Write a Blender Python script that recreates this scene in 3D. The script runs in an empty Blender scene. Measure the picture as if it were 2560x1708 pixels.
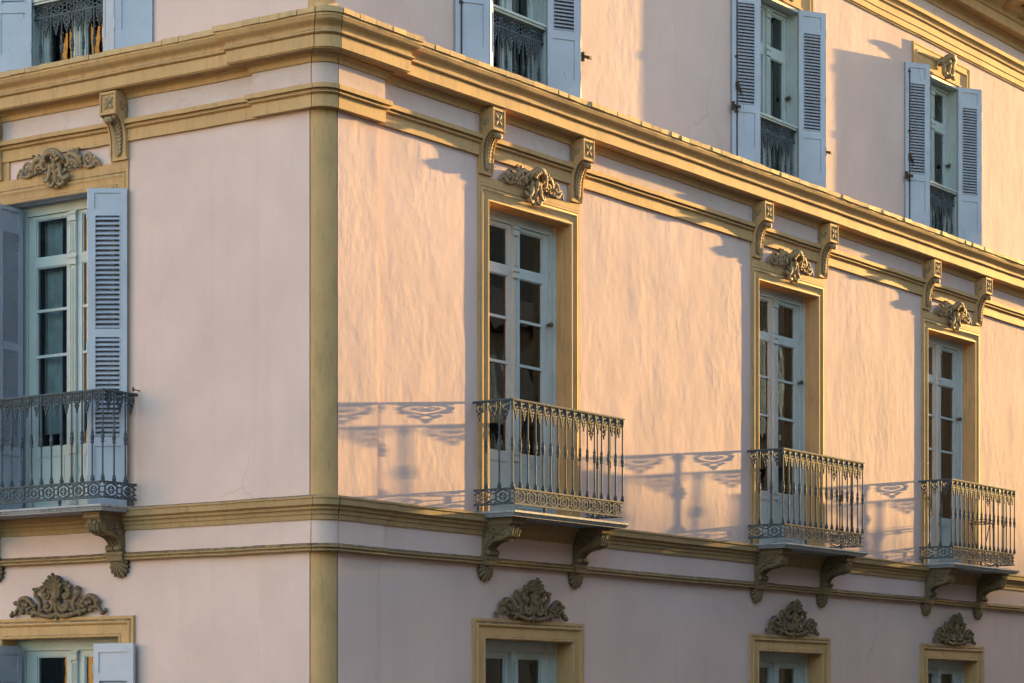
import bpy, math, random
from mathutils import Vector, Matrix, noise
R_ = math.radians
scene = bpy.context.scene
COL = scene.collection
random.seed(7)

# ------------------------------------------------------------------ camera
PHI = R_(34.591)
cam_d = bpy.data.cameras.new("camera")
cam = bpy.data.objects.new("camera", cam_d)
COL.objects.link(cam)
cam.location = (-18.2721, -14.6909, 3.0)
cam.rotation_euler = (R_(90), 0, PHI - R_(90))
cam_d.sensor_width = 36
cam_d.lens = 6360 / 2560 * 36
cam_d.shift_y = 946 / 2560
cam_d.clip_end = 2000
scene.camera = cam

# ------------------------------------------------------------------ light
SUN_A, SUN_E = R_(5.6), R_(6.2)          # off the long facade, above the horizon
sdir = Vector((math.cos(SUN_A) * math.cos(SUN_E), -math.sin(SUN_A) * math.cos(SUN_E), math.sin(SUN_E)))
world = bpy.data.worlds.new("World")
scene.world = world
world.use_nodes = True
wn = world.node_tree
wn.nodes.clear()
bg = wn.nodes.new("ShaderNodeBackground")
wo = wn.nodes.new("ShaderNodeOutputWorld")
sky = wn.nodes.new("ShaderNodeTexSky")
sky.sky_type = 'NISHITA'
sky.sun_disc = False
sky.sun_elevation = SUN_E
sky.sun_rotation = R_(90) + SUN_A
sky.air_density = 1.0
sky.dust_density = 1.5
sky.ozone_density = 1.0
wn.links.new(sky.outputs[0], bg.inputs[0])
bg.inputs[1].default_value = 0.15
wn.links.new(bg.outputs[0], wo.inputs[0])
sun_d = bpy.data.lights.new("sun", 'SUN')
sun_d.energy = 3.4
sun_d.angle = R_(0.55)
sun_d.color = (1.0, 0.605, 0.18)
sun = bpy.data.objects.new("sun", sun_d)
COL.objects.link(sun)
sun.rotation_euler = (-sdir).to_track_quat('-Z', 'Y').to_euler()
scene.view_settings.view_transform = 'Standard'
scene.view_settings.look = 'None'
scene.view_settings.exposure = 2.87
scene.view_settings.gamma = 1.0


# ------------------------------------------------------------------ materials
def mat_nodes(name):
    m = bpy.data.materials.new(name)
    m.use_nodes = True
    nt = m.node_tree
    nt.nodes.clear()
    out = nt.nodes.new("ShaderNodeOutputMaterial")
    b = nt.nodes.new("ShaderNodeBsdfPrincipled")
    nt.links.new(b.outputs[0], out.inputs[0])
    return m, nt, b, out


def tex(nt, scale, detail=4, rough=0.55, stretch=(1, 1, 1), dist=0.0, ramp=None, offset=(0, 0, 0), coord="Object"):
    tc = nt.nodes.new("ShaderNodeTexCoord")
    mp = nt.nodes.new("ShaderNodeMapping")
    mp.inputs["Scale"].default_value = stretch
    mp.inputs["Location"].default_value = offset
    nt.links.new(tc.outputs[coord], mp.inputs[0])
    n = nt.nodes.new("ShaderNodeTexNoise")
    n.inputs["Scale"].default_value = scale
    n.inputs["Detail"].default_value = detail
    n.inputs["Roughness"].default_value = rough
    n.inputs["Distortion"].default_value = dist
    oi = nt.nodes.new("ShaderNodeObjectInfo")      # every copy weathers in its own way
    va = nt.nodes.new("ShaderNodeVectorMath")
    va.operation = 'MULTIPLY_ADD'
    va.inputs[1].default_value = (31.0, 17.0, 23.0)
    nt.links.new(oi.outputs["Random"], va.inputs[0])
    nt.links.new(mp.outputs[0], va.inputs[2])
    nt.links.new(va.outputs[0], n.inputs[0])
    o = n.outputs[0]
    if ramp:
        r = nt.nodes.new("ShaderNodeValToRGB")
        r.color_ramp.elements[0].position = ramp[0]
        r.color_ramp.elements[0].color = (0, 0, 0, 1)
        r.color_ramp.elements[1].position = ramp[1]
        r.color_ramp.elements[1].color = (1, 1, 1, 1)
        nt.links.new(o, r.inputs[0])
        o = r.outputs[0]
    return o


def mix(nt, fac, a, b, blend='MIX'):
    n = nt.nodes.new("ShaderNodeMix")
    n.data_type = 'RGBA'
    n.blend_type = blend
    for i, v in ((0, fac), (6, a), (7, b)):
        if isinstance(v, (int, float)):
            n.inputs[i].default_value = v
        elif isinstance(v, tuple):
            n.inputs[i].default_value = v + (1,) if len(v) == 3 else v
        else:
            nt.links.new(v, n.inputs[i])
    return n.outputs[2]


def scaled(nt, o, k):
    n = nt.nodes.new("ShaderNodeMath")
    n.operation = 'MULTIPLY'
    nt.links.new(o, n.inputs[0])
    n.inputs[1].default_value = k
    return n.outputs[0]


def added(nt, a, b):
    n = nt.nodes.new("ShaderNodeMath")
    n.operation = 'ADD'
    nt.links.new(a, n.inputs[0])
    nt.links.new(b, n.inputs[1])
    return n.outputs[0]


def bump(nt, b, h, dist=1.0, strength=1.0):
    n = nt.nodes.new("ShaderNodeBump")
    n.inputs["Strength"].default_value = strength
    n.inputs["Distance"].default_value = dist
    nt.links.new(h, n.inputs["Height"])
    nt.links.new(n.outputs[0], b.inputs["Normal"])


def plaster(name, base, wave=1.0, worn=0.0):
    m, nt, b, _ = mat_nodes(name)
    d = tuple(c * 0.91 for c in base)
    l = tuple(min(1, c * 1.05) for c in base)
    c = mix(nt, tex(nt, 0.9, 5, 0.6, ramp=(0.35, 0.7)), d, l)
    c = mix(nt, scaled(nt, tex(nt, 2.2, 5, 0.65, (3.0, 3.0, 0.25), ramp=(0.52, 0.75)), 0.16), c, tuple(x * 0.70 for x in base))
    c = mix(nt, scaled(nt, tex(nt, 5, 6, 0.7, ramp=(0.63, 0.72), offset=(3, 1, 2)), 0.20), c, (0.72, 0.60, 0.56))
    c = mix(nt, scaled(nt, tex(nt, 45, 3, 0.7, ramp=(0.66, 0.74)), 0.25), c, tuple(x * 0.6 for x in base))
    if worn:                     # scuffed, patchy limewash
        c = mix(nt, scaled(nt, tex(nt, 3.5, 7, 0.75, (0.7, 0.7, 1.6), 0.5, ramp=(0.47, 0.60), offset=(9, 4, 3)), 0.55), c, (0.58, 0.50, 0.47))
        c = mix(nt, scaled(nt, tex(nt, 6, 7, 0.75, (0.8, 0.8, 1.5), 0.5, ramp=(0.56, 0.68), offset=(1, 7, 5)), 0.5), c, (0.44, 0.30, 0.24))
    # sparse hairline cracks
    tc = nt.nodes.new("ShaderNodeTexCoord")
    mp = nt.nodes.new("ShaderNodeMapping")
    mp.inputs["Scale"].default_value = (1.0, 1.0, 0.55)
    nt.links.new(tc.outputs["Object"], mp.inputs[0])
    nz = nt.nodes.new("ShaderNodeTexNoise")
    nz.inputs["Scale"].default_value = 5
    nt.links.new(mp.outputs[0], nz.inputs[0])
    va = nt.nodes.new("ShaderNodeVectorMath")
    va.operation = 'MULTIPLY_ADD'
    va.inputs[1].default_value = (0.16, 0.16, 0.16)
    nt.links.new(nz.outputs["Color"], va.inputs[0])
    nt.links.new(mp.outputs[0], va.inputs[2])
    vo = nt.nodes.new("ShaderNodeTexVoronoi")
    vo.feature = 'DISTANCE_TO_EDGE'
    vo.inputs["Scale"].default_value = 0.7
    nt.links.new(va.outputs[0], vo.inputs["Vector"])
    cr = nt.nodes.new("ShaderNodeMapRange")
    cr.inputs[1].default_value = 0.0
    cr.inputs[2].default_value = 0.007
    cr.inputs[3].default_value = 1.0
    cr.inputs[4].default_value = 0.0
    nt.links.new(vo.outputs["Distance"], cr.inputs[0])
    cm = nt.nodes.new("ShaderNodeMath")
    cm.operation = 'MULTIPLY'
    nt.links.new(cr.outputs[0], cm.inputs[0])
    nt.links.new(scaled(nt, tex(nt, 0.8, 2, 0.5, ramp=(0.56, 0.66), offset=(5, 2, 9)), 0.28), cm.inputs[1])
    c = mix(nt, cm.outputs[0], c, tuple(x * 0.45 for x in base))
    nt.links.new(c, b.inputs["Base Color"])
    b.inputs["Roughness"].default_value = 0.9
    b.inputs["Specular IOR Level"].default_value = 0.2
    h1 = scaled(nt, tex(nt, 2.4, 2, 0.45, (1.7, 1.7, 0.9), 0.0), 0.0042 * wave)
    hm = nt.nodes.new("ShaderNodeMath")            # some patches are trowelled flat, some are not
    hm.operation = 'MULTIPLY'
    nt.links.new(tex(nt, 11.0, 2, 0.45, (1.05, 1.05, 0.62), 0.1), hm.inputs[0])
    mr = nt.nodes.new("ShaderNodeMapRange")
    mr.inputs[1].default_value = 0.36
    mr.inputs[2].default_value = 0.66
    mr.inputs[3].default_value = 0.0011 * wave
    mr.inputs[4].default_value = 0.0038 * wave
    nt.links.new(tex(nt, 0.9, 3, 0.55, (1.0, 1.0, 0.8), offset=(4, 8, 1)), mr.inputs[0])
    nt.links.new(mr.outputs[0], hm.inputs[1])
    h2 = hm.outputs[0]
    h3 = scaled(nt, tex(nt, 60, 3, 0.65, (1.2, 1.2, 0.5)), 0.0005)
    bump(nt, b, added(nt, added(nt, h1, h2), h3), 1.0, 1.0)
    return m


def painted(name, base, dirt=(0.10, 0.085, 0.06), dirt_amt=0.5, rough=0.75, grime=True, hbig=0.002, hfine=0.0006):
    m, nt, b, _ = mat_nodes(name)
    c = mix(nt, tex(nt, 1.7, 5, 0.6, ramp=(0.3, 0.72)), tuple(x * 0.86 for x in base), tuple(min(1, x * 1.07) for x in base))
    c = mix(nt, scaled(nt, tex(nt, 6, 6, 0.7, (2.5, 2.5, 0.5), ramp=(0.5, 0.78)), dirt_amt * 0.55), c, dirt)
    c = mix(nt, scaled(nt, tex(nt, 16, 6, 0.75, (1.6, 1.6, 0.25), ramp=(0.58, 0.70), offset=(2, 5, 1)), dirt_amt * 0.5), c, dirt)
    if grime:     # dust settles on ledges that face upward
        g = nt.nodes.new("ShaderNodeNewGeometry")
        s = nt.nodes.new("ShaderNodeSeparateXYZ")
        nt.links.new(g.outputs["True Normal"], s.inputs[0])
        r = nt.nodes.new("ShaderNodeMapRange")
        r.inputs[1].default_value = 0.12
        r.inputs[2].default_value = 0.7
        nt.links.new(s.outputs[2], r.inputs[0])
        fac = nt.nodes.new("ShaderNodeMath")
        fac.operation = 'MULTIPLY'
        nt.links.new(r.outputs[0], fac.inputs[0])
        nt.links.new(tex(nt, 14, 5, 0.7, ramp=(0.3, 0.6)), fac.inputs[1])
        c = mix(nt, fac.outputs[0], c, dirt)
    nt.links.new(c, b.inputs["Base Color"])
    b.inputs["Roughness"].default_value = rough
    b.inputs["Specular IOR Level"].default_value = 0.3
    h = added(nt, scaled(nt, tex(nt, 5, 4, 0.6), hbig), scaled(nt, tex(nt, 55, 5, 0.7), hfine))
    bump(nt, b, h, 1.0, 1.0)
    return m


def wood_paint(name, base, chip=(0.16, 0.10, 0.085), chip_amt=0.8, rough=0.5, lo=0.66):
    m, nt, b, _ = mat_nodes(name)
    c = mix(nt, tex(nt, 2.5, 4, 0.6, ramp=(0.3, 0.7)), tuple(x * 0.88 for x in base), tuple(min(1, x * 1.06) for x in base))
    ch = scaled(nt, tex(nt, 7, 8, 0.75, (3, 3, 0.35), 0.4, ramp=(lo, lo + 0.03)), chip_amt)
    c = mix(nt, ch, c, chip)
    nt.links.new(c, b.inputs["Base Color"])
    b.inputs["Roughness"].default_value = rough
    h = added(nt, scaled(nt, tex(nt, 20, 5, 0.7, (4, 4, 0.3)), 0.0006), scaled(nt, ch, -0.0008))
    bump(nt, b, h, 1.0, 1.0)
    return m


def glass_mat():
    m, nt, b, out = mat_nodes("window_glass")
    nt.nodes.remove(b)
    tr = nt.nodes.new("ShaderNodeBsdfTransparent")
    tr.inputs[0].default_value = (0.74, 0.85, 0.90, 1)
    gl = nt.nodes.new("ShaderNodeBsdfGlossy")
    gl.inputs["Roughness"].default_value = 0.0
    gl.inputs["Color"].default_value = (0.92, 0.95, 0.96, 1)
    fr = nt.nodes.new("ShaderNodeFresnel")
    fr.inputs["IOR"].default_value = 1.7
    mx = nt.nodes.new("ShaderNodeMixShader")
    bm = nt.nodes.new("ShaderNodeBump")
    bm.inputs["Strength"].default_value = 1.0
    bm.inputs["Distance"].default_value = 1.0
    nt.links.new(scaled(nt, tex(nt, 1.6, 2, 0.5), 0.004), bm.inputs["Height"])
    nt.links.new(bm.outputs[0], gl.inputs["Normal"])
    nt.links.new(bm.outputs[0], fr.inputs["Normal"])
    nt.links.new(fr.outputs[0], mx.inputs[0])
    nt.links.new(tr.outputs[0], mx.inputs[1])
    nt.links.new(gl.outputs[0], mx.inputs[2])
    nt.links.new(mx.outputs[0], out.inputs[0])
    return m


def plain(name, base, rough=0.8, metal=0.0, var=0.2, spec=0.4):
    m, nt, b, _ = mat_nodes(name)
    c = mix(nt, tex(nt, 8, 4, 0.6, ramp=(0.3, 0.7)), tuple(x * (1 - var) for x in base), tuple(min(1, x * (1 + var)) for x in base))
    nt.links.new(c, b.inputs["Base Color"])
    b.inputs["Roughness"].default_value = rough
    b.inputs["Metallic"].default_value = metal
    b.inputs["Specular IOR Level"].default_value = spec
    bump(nt, b, scaled(nt, tex(nt, 60, 3, 0.6), 0.0004), 1.0, 1.0)
    return m


M = {}
M['pink'] = plaster("pink_plaster", (0.645, 0.475, 0.43), 1.0)
M['ochre'] = painted("ochre_stucco", (0.52, 0.315, 0.142), (0.10, 0.078, 0.05), 0.75)
M['grimy'] = painted("grimy_ochre_stucco", (0.40, 0.255, 0.12), (0.08, 0.065, 0.045), 0.9)
M['frieze'] = plaster("worn_pink_plaster", (0.60, 0.45, 0.41), 0.7, 1.0)
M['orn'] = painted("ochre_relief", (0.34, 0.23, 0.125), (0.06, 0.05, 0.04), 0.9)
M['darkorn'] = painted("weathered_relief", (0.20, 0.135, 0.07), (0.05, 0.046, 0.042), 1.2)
M['shutter'] = wood_paint("blue_grey_paint", (0.40, 0.43, 0.51), lo=0.62)
M['joinery'] = wood_paint("pale_green_paint", (0.43, 0.485, 0.475), lo=0.62)
M['iron'] = plain("painted_iron", (0.07, 0.085, 0.10), 0.7, 0.0, 0.3, 0.22)
M['marble'] = painted("grey_marble", (0.34, 0.35, 0.375), (0.045, 0.045, 0.05), 1.5, 0.5, grime=False)
M['glass'] = glass_mat()
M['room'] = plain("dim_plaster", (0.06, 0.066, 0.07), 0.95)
M['joint'] = plain("joint_mortar", (0.40, 0.36, 0.33), 0.9)
M['rust'] = plain("rusty_iron", (0.07, 0.045, 0.035), 0.7, 0.3)
M['brass'] = plain("dark_brass", (0.12, 0.10, 0.07), 0.4, 0.6)
M['black'] = plain("black_wire", (0.02, 0.02, 0.022), 0.85, 0.0, 0.2, 0.1)
M['curtain'] = plain("pale_curtain", (0.33, 0.37, 0.385), 0.9)
M['asphalt'] = plain("asphalt", (0.05, 0.05, 0.05), 0.9)
M['paving'] = plain("paving_stone", (0.11, 0.10, 0.09), 0.85)
M['rooftile'] = plain("clay_tile", (0.34, 0.17, 0.10), 0.85)
M['west'] = painted("warm_stucco", (0.50, 0.36, 0.20), dirt_amt=0.3)
M['pale'] = painted("pale_stucco", (0.26, 0.25, 0.235), dirt_amt=0.3)
M['south'] = painted("grey_stucco", (0.17, 0.135, 0.105), dirt_amt=0.4)
M['tile'] = painted("cornice_tile", (0.52, 0.34, 0.17), (0.09, 0.07, 0.05), 0.9, hbig=0.004, hfine=0.002)


# ------------------------------------------------------------------ mesh builder
class MB:
    def __init__(s):
        s.v, s.f = [], []

    def add(s, vs, fs):
        k = len(s.v)
        s.v += [tuple(p) for p in vs]
        s.f += [tuple(i + k for i in f) for f in fs]

    def box(s, x0, x1, y0, y1, z0, z1, mtx=None):
        vs = [Vector(p) for p in ((x0, y0, z0), (x1, y0, z0), (x1, y1, z0), (x0, y1, z0), (x0, y0, z1), (x1, y0, z1), (x1, y1, z1), (x0, y1, z1))]
        if mtx:
            vs = [mtx @ p for p in vs]
        s.add(vs, [(0, 3, 2, 1), (4, 5, 6, 7), (0, 1, 5, 4), (1, 2, 6, 5), (2, 3, 7, 6), (3, 0, 4, 7)])

    def prism(s, poly, x0, x1):          # poly of (d, z): outward distance and height, extruded along x
        n = len(poly)
        vs = [(x0, -d, z) for d, z in poly] + [(x1, -d, z) for d, z in poly]
        s.add(vs, [tuple(range(n)), tuple(range(2 * n - 1, n - 1, -1))] + [(i, (i + 1) % n, n + (i + 1) % n, n + i) for i in range(n)])

    def plate(s, poly, y0, y1):          # poly of (x, z), extruded along y
        n = len(poly)
        vs = [(x, y0, z) for x, z in poly] + [(x, y1, z) for x, z in poly]
        s.add(vs, [tuple(range(n)), tuple(range(2 * n - 1, n - 1, -1))] + [(i, (i + 1) % n, n + (i + 1) % n, n + i) for i in range(n)])

    def tube(s, pts, rad, n=8, cap=True, flat=1.0):
        pts = [Vector(p) for p in pts]
        if isinstance(rad, (int, float)):
            rad = [rad] * len(pts)
        rings = []
        side = None
        for i, p in enumerate(pts):
            t = (pts[min(i + 1, len(pts) - 1)] - pts[max(i - 1, 0)])
            if t.length < 1e-9:
                t = Vector((0, 0, 1))
            t.normalize()
            ref = Vector((0, 1, 0)) if abs(t.y) < 0.9 else Vector((1, 0, 0))
            a = t.cross(ref).normalized()
            b = a.cross(t).normalized()
            rings.append([p + (a * math.cos(2 * math.pi * k / n) + b * math.sin(2 * math.pi * k / n) * flat) * rad[i] for k in range(n)])
        vs = [q for r in rings for q in r]
        fs = []
        for i in range(len(pts) - 1):
            for k in range(n):
                fs.append((i * n + k, i * n + (k + 1) % n, (i + 1) * n + (k + 1) % n, (i + 1) * n + k))
        if cap:
            fs.append(tuple(range(n - 1, -1, -1)))
            fs.append(tuple((len(pts) - 1) * n + k for k in range(n)))
        s.add(vs, fs)

    def lathe(s, prof, x=0, y=0, n=10):  # prof of (r, z)
        vs, fs = [], []
        for r, z in prof:
            for k in range(n):
                a = 2 * math.pi * k / n
                vs.append((x + r * math.cos(a), y + r * math.sin(a), z))
        for i in range(len(prof) - 1):
            for k in range(n):
                fs.append((i * n + k, i * n + (k + 1) % n, (i + 1) * n + (k + 1) % n, (i + 1) * n + k))
        fs.append(tuple(range(n - 1, -1, -1)))
        fs.append(tuple((len(prof) - 1) * n + k for k in range(n)))
        s.add(vs, fs)

    def blob(s, c, r, nu=10, nv=6, rot=None, jag=0.0):
        c = Vector(c)
        r = (r, r, r) if isinstance(r, (int, float)) else r
        vs, fs = [], []
        for j in range(nv + 1):
            th = math.pi * j / nv
            for i in range(nu):
                ph = 2 * math.pi * i / nu
                p = Vector((r[0] * math.sin(th) * math.cos(ph), r[1] * math.sin(th) * math.sin(ph), r[2] * math.cos(th)))
                if jag:
                    p *= 1 + jag * math.sin(5 * ph) * math.sin(th)
                if rot:
                    p = rot @ p
                vs.append(c + p)
        for j in range(nv):
            for i in range(nu):
                fs.append((j * nu + i, (j + 1) * nu + i, (j + 1) * nu + (i + 1) % nu, j * nu + (i + 1) % nu))
        s.add(vs, fs)

    def sweep(s, path, prof, normals=None, first=None, last=None):   # plan path of (x, y); prof of (d, z) closed; outward = right of travel
        P = [Vector((p[0], p[1])) for p in path]
        n = len(P)
        off = []
        for i in range(n):
            if normals:
                off.append(Vector(normals[i]))
                continue
            if i == 0 and first:
                off.append(Vector(first))
                continue
            if i == n - 1 and last:
                off.append(Vector(last))
                continue
            ds = []
            if i > 0:
                ds.append((P[i] - P[i - 1]).normalized())
            if i < n - 1:
                ds.append((P[i + 1] - P[i]).normalized())
            ns = [Vector((d.y, -d.x)) for d in ds]
            if len(ns) == 2:
                off.append((ns[0] + ns[1]) / (1 + ns[0].dot(ns[1])))
            else:
                off.append(ns[0])
        k = len(prof)
        vs = []
        for i in range(n):
            for d, z in prof:
                q = P[i] + off[i] * d
                vs.append((q.x, q.y, z))
        fs = []
        for i in range(n - 1):
            for j in range(k):
                a, b = i * k + j, i * k + (j + 1) % k
                fs.append((a, b, b + k, a + k))
        fs.append(tuple(range(k - 1, -1, -1)))
        fs.append(tuple((n - 1) * k + j for j in range(k)))
        s.add(vs, fs)

    def frame(s, hw, z0, z1, prof):      # inverted U round an opening; prof of (w, d) open strip
        k = len(prof)
        vs = []
        for sx, top in ((-1, 0), (-1, 1), (1, 1), (1, 0)):
            for w, d in prof:
                vs.append((sx * (hw + w), -d, (z1 + w) if top else z0))
        fs = []
        for i in range(3):
            for j in range(k - 1):
                a = i * k + j
                fs.append((a, a + 1, a + 1 + k, a + k))
        s.add(vs, fs)

    def build(s, name, mat, parent=None, loc=(0, 0, 0), rz=0.0, smooth=38, recalc=True):
        me = bpy.data.meshes.new(name)
        me.from_pydata(s.v, [], s.f)
        me.materials.append(mat)
        if recalc:
            import bmesh
            bm = bmesh.new()
            bm.from_mesh(me)
            bmesh.ops.recalc_face_normals(bm, faces=bm.faces)
            bm.to_mesh(me)
            bm.free()
        if smooth:
            for p in me.polygons:
                p.use_smooth = True
            me.set_sharp_from_angle(angle=R_(smooth))
        o = bpy.data.objects.new(name, me)
        COL.objects.link(o)
        o.parent = parent
        o.location = loc
        o.rotation_euler = (0, 0, rz)
        return o


def tag(o, label=None, cat=None, group=None, kind=None):
    for k, v in (("label", label), ("category", cat), ("group", group), ("kind", kind)):
        if v:
            o[k] = v


def empty(name, loc=(0, 0, 0), rz=0.0, parent=None):
    o = bpy.data.objects.new(name, None)
    COL.objects.link(o)
    o.location = loc
    o.rotation_euler = (0, 0, rz)
    o.parent = parent
    return o


def copy_part(o, loc, rz, parent):
    c = o.copy()
    COL.objects.link(c)
    c.parent = parent
    c.location = loc
    c.rotation_euler = (0, 0, rz)
    for ch in list(o.children):
        d = ch.copy()
        COL.objects.link(d)
        d.parent = c
    return c


def arc(cx, cy, r, a0, a1, n):
    return [(cx + r * math.cos(R_(a0 + (a1 - a0) * i / n)), cy + r * math.sin(R_(a0 + (a1 - a0) * i / n))) for i in range(n + 1)]


# ------------------------------------------------------------------ the ground
g = MB()
g.add([(-600, -600, 0), (900, -600, 0), (900, 600, 0), (-600, 600, 0)], [(0, 1, 2, 3)])
tag(g.build("street", M['asphalt'], smooth=0, recalc=False), kind='structure')
g = MB()
g.sweep([(0, 60), (0, 0.0), (170, 0)], [(-0.3, -0.2), (2.2, -0.2), (2.2, 0.13), (-0.3, 0.13)])
tag(g.build("pavement", M['paving'], smooth=0), kind='structure')

# ------------------------------------------------------------------ the building
BLD = empty("corner_building")
tag(BLD, "pink plastered corner building with ochre mouldings, blue grey shutters and iron balconies", "building")
RC = 0.177                       # radius of the rounded corner
LY, RX = 9.0, 26.0               # how far each facade runs
SET = -0.10                      # the top storey is set back
W_MAIN = [3.345, 8.90, 13.51]
W_UP = [3.29, 8.81, 13.41]
W_LOW = [3.33, 8.94, 13.54]
W_L = [3.36, 8.6]
W_LU = [3.34, 8.6]
BR = -R_(90)


def place(fac, u, d=0.0):        # where a template stands and how it turns
    return ((u, -d, 0), 0.0) if fac == 'R' else ((-d, u, 0), BR)


def wall_grid(name, fac, u0, u1, z0, z1, d, holes, mat, step=0.05, amp=0.0022):
    """plaster sheet with openings, gently uneven like hand trowelled render"""
    us, zs = {round(u0, 4), round(u1, 4)}, {round(z0, 4), round(z1, 4)}
    for a, b, c, e in holes:
        us |= {round(a, 4), round(b, 4)}
        zs |= {round(max(c, z0), 4), round(min(e, z1), 4)}

    def fill(S):
        S = sorted(S)
        o = []
        for a, b in zip(S, S[1:]):
            n = max(1, int((b - a) / step))
            o += [a + (b - a) * i / n for i in range(n)]
        return o + [S[-1]]
    U, Z = fill(us), fill(zs)
    vs = []
    for z in Z:
        for u in U:
            e = 0.0
            if amp:
                p = Vector((u * 2.6, z * 1.1, 7.3 if fac == 'R' else 1.7))
                e = amp * (noise.noise(p) + 0.45 * noise.noise(p * 2.7))
                e *= min(1, (u - u0) / 0.1, (u1 - u) / 0.1, (z - z0) / 0.1 + .2, (z1 - z) / 0.1 + .2)
            dd = d + e
            vs.append((u, -dd, z) if fac == 'R' else (-dd, u, z))
    nu = len(U)
    fs = []
    for j in range(len(Z) - 1):
        zc = (Z[j] + Z[j + 1]) / 2
        for i in range(nu - 1):
            uc = (U[i] + U[i + 1]) / 2
            if any(a < uc < b and c < zc < e for a, b, c, e in holes):
                continue
            a = j * nu + i
            q = (a, a + 1, a + 1 + nu, a + nu)
            fs.append(q if fac == 'R' else q[::-1])
    m = MB()
    m.add(vs, fs)
    return m.build(name, mat, BLD, smooth=60, recalc=False)


PIL = 0.76                       # edge of the corner pilaster
HM, HU, HL = 0.745, 0.53, 0.80   # half openings: main, upper, lower storey
for fac, wm, wu, wl, end in (('R', W_MAIN, W_UP, W_LOW, RX), ('L', W_L, W_LU, W_L, LY)):
    wall_grid("wall", fac, PIL, end, 5.0, 8.66, 0.0, [(c - HM, c + HM, 5.0, 8.2) for c in wm], M['pink'])
    wall_grid("wall", fac, PIL - .02, end, 9.3, 12.2, SET, [(c - HU, c + HU, 9.3, 11.67) for c in wu], M['pink'])
    wall_grid("wall", fac, PIL, end, 0.1, 4.6, 0.0, [(c - HL, c + HL, 0.1, 3.81) for c in wl], M['pink'])


JOINT = 0.0035                    # half width of the open joints beside the rounded edge


def run_path(side, b, end, base=0.0):
    """plan path of a moulding along one facade, breaking forward by b round the corner pilaster"""
    if side == 'L':
        return [(-base, end), (-base, PIL), (-base - b, PIL), (-base - b, RC - b - base + JOINT)]
    return [(RC - b - base + JOINT, -base - b), (PIL, -base - b), (PIL, -base), (end, -base)]


def corner_path(b, base=0.0, n=12):
    """rounded edge of constant radius; mouldings step out diagonally"""
    ang = [181.2 + 87.6 * i / n for i in range(n + 1)]
    c = RC - b - base
    return [(c + RC * math.cos(R_(a)), c + RC * math.sin(R_(a))) for a in ang], [(-.97, -.97)] * (n + 1)


def dense(path, step=.11):
    o = [path[0]]
    for a, b in zip(path, path[1:]):
        n = max(1, int(math.hypot(b[0] - a[0], b[1] - a[1]) / step))
        o += [(a[0] + (b[0] - a[0]) * i / n, a[1] + (b[1] - a[1]) * i / n) for i in range(1, n + 1)]
    return o


def handmade(m):                 # run moulds by hand: lines waver by a few millimetres, arrises are nicked
    o = []
    for p in m.v:
        p = Vector(p)
        e = noise.noise_vector(p * 1.3) * .0045 + noise.noise_vector(p * 6.0) * .0016
        k = noise.noise(p * 11.0)
        if k > .38:
            e += Vector((0, 0, -.004 * (k - .38) / .3))
        o.append(tuple(p + e))
    m.v = o


def moulding(name, prof, b, mat, base=0.0, corner=True, smooth=30, corner_mat=None):
    for side, end in (('L', LY), ('R', RX)):
        m = MB()
        if side == 'L':
            m.sweep(dense(run_path(side, b, end, base)), prof, last=(-1, -1))
        else:
            m.sweep(dense(run_path(side, b, end, base)), prof, first=(-1, -1))
        handmade(m)
        m.build(name, mat, BLD, smooth=smooth)
    if corner:
        m = MB()
        p, nn = corner_path(b, base)
        m.sweep(p, prof, nn)
        m.build(name, corner_mat or mat, BLD, smooth=smooth)


# corner pilaster: plain raised panels and the rounded ochre edge
def pilaster(z0, z1, d):
    for fac in 'RL':
        wall_grid("pilaster", fac, RC - 0.017, PIL, z0, z1, d, [], M['pink'], amp=0.0015)
    m = MB()
    p, nn = corner_path(d)
    m.sweep(p, [(-0.06, z0), (-0.002, z0), (-0.002, z1), (-0.06, z1)], nn)
    m.build("corner_column", M['ochre'], BLD)
    for fac in 'RL':              # side face of the raised panel
        m = MB()
        if fac == 'R':
            m.add([(PIL, -d, z0), (PIL, 0.1, z0), (PIL, 0.1, z1), (PIL, -d, z1)], [(0, 1, 2, 3)])
        else:
            m.add([(-d, PIL, z0), (0.1, PIL, z0), (0.1, PIL, z1), (-d, PIL, z1)], [(3, 2, 1, 0)])
        m.build("pilaster_return", M['pink'], BLD, smooth=0, recalc=False)


pilaster(5.0, 8.66, 0.025)
pilaster(0.1, 4.6, 0.025)
m = MB()                         # top storey: flat wall with the rounded ochre edge
p, nn = corner_path(SET + 0.012)
m.sweep(p, [(-0.06, 9.3), (0, 9.3), (0, 12.2), (-0.06, 12.2)], nn)
m.build("corner_column", M['ochre'], BLD)
for fac in 'RL':
    wall_grid("wall", fac, RC + 0.10, PIL - .02, 9.3, 12.2, SET, [], M['pink'])
# dark backing behind the narrow joints beside the rounded edge
m = MB()
for z0, z1, dd in ((0.1, 9.28, 0.012), (9.28, 13.0, SET - .008)):
    m.sweep([(-dd, 0.6), (-dd, RC), (RC, -dd), (0.6, -dd)], [(-0.1, z0), (-0.004, z0), (-0.004, z1), (-0.1, z1)])
m.build("core", M['joint'], BLD, smooth=0)


def cyma(d0, z0, d1, z1, n=6):
    o = []
    for i in range(n + 1):
        t = i / n
        o.append((d0 + (d1 - d0) * (t - math.sin(2 * math.pi * t) / (2 * math.pi) * 0.9), z0 + (z1 - z0) * t))
    return o


def cavetto(d0, z0, d1, z1, n=5):
    return [(d0 + (d1 - d0) * (1 - math.cos(math.pi / 2 * i / n)), z0 + (z1 - z0) * math.sin(math.pi / 2 * i / n)) for i in range(n + 1)]


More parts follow.
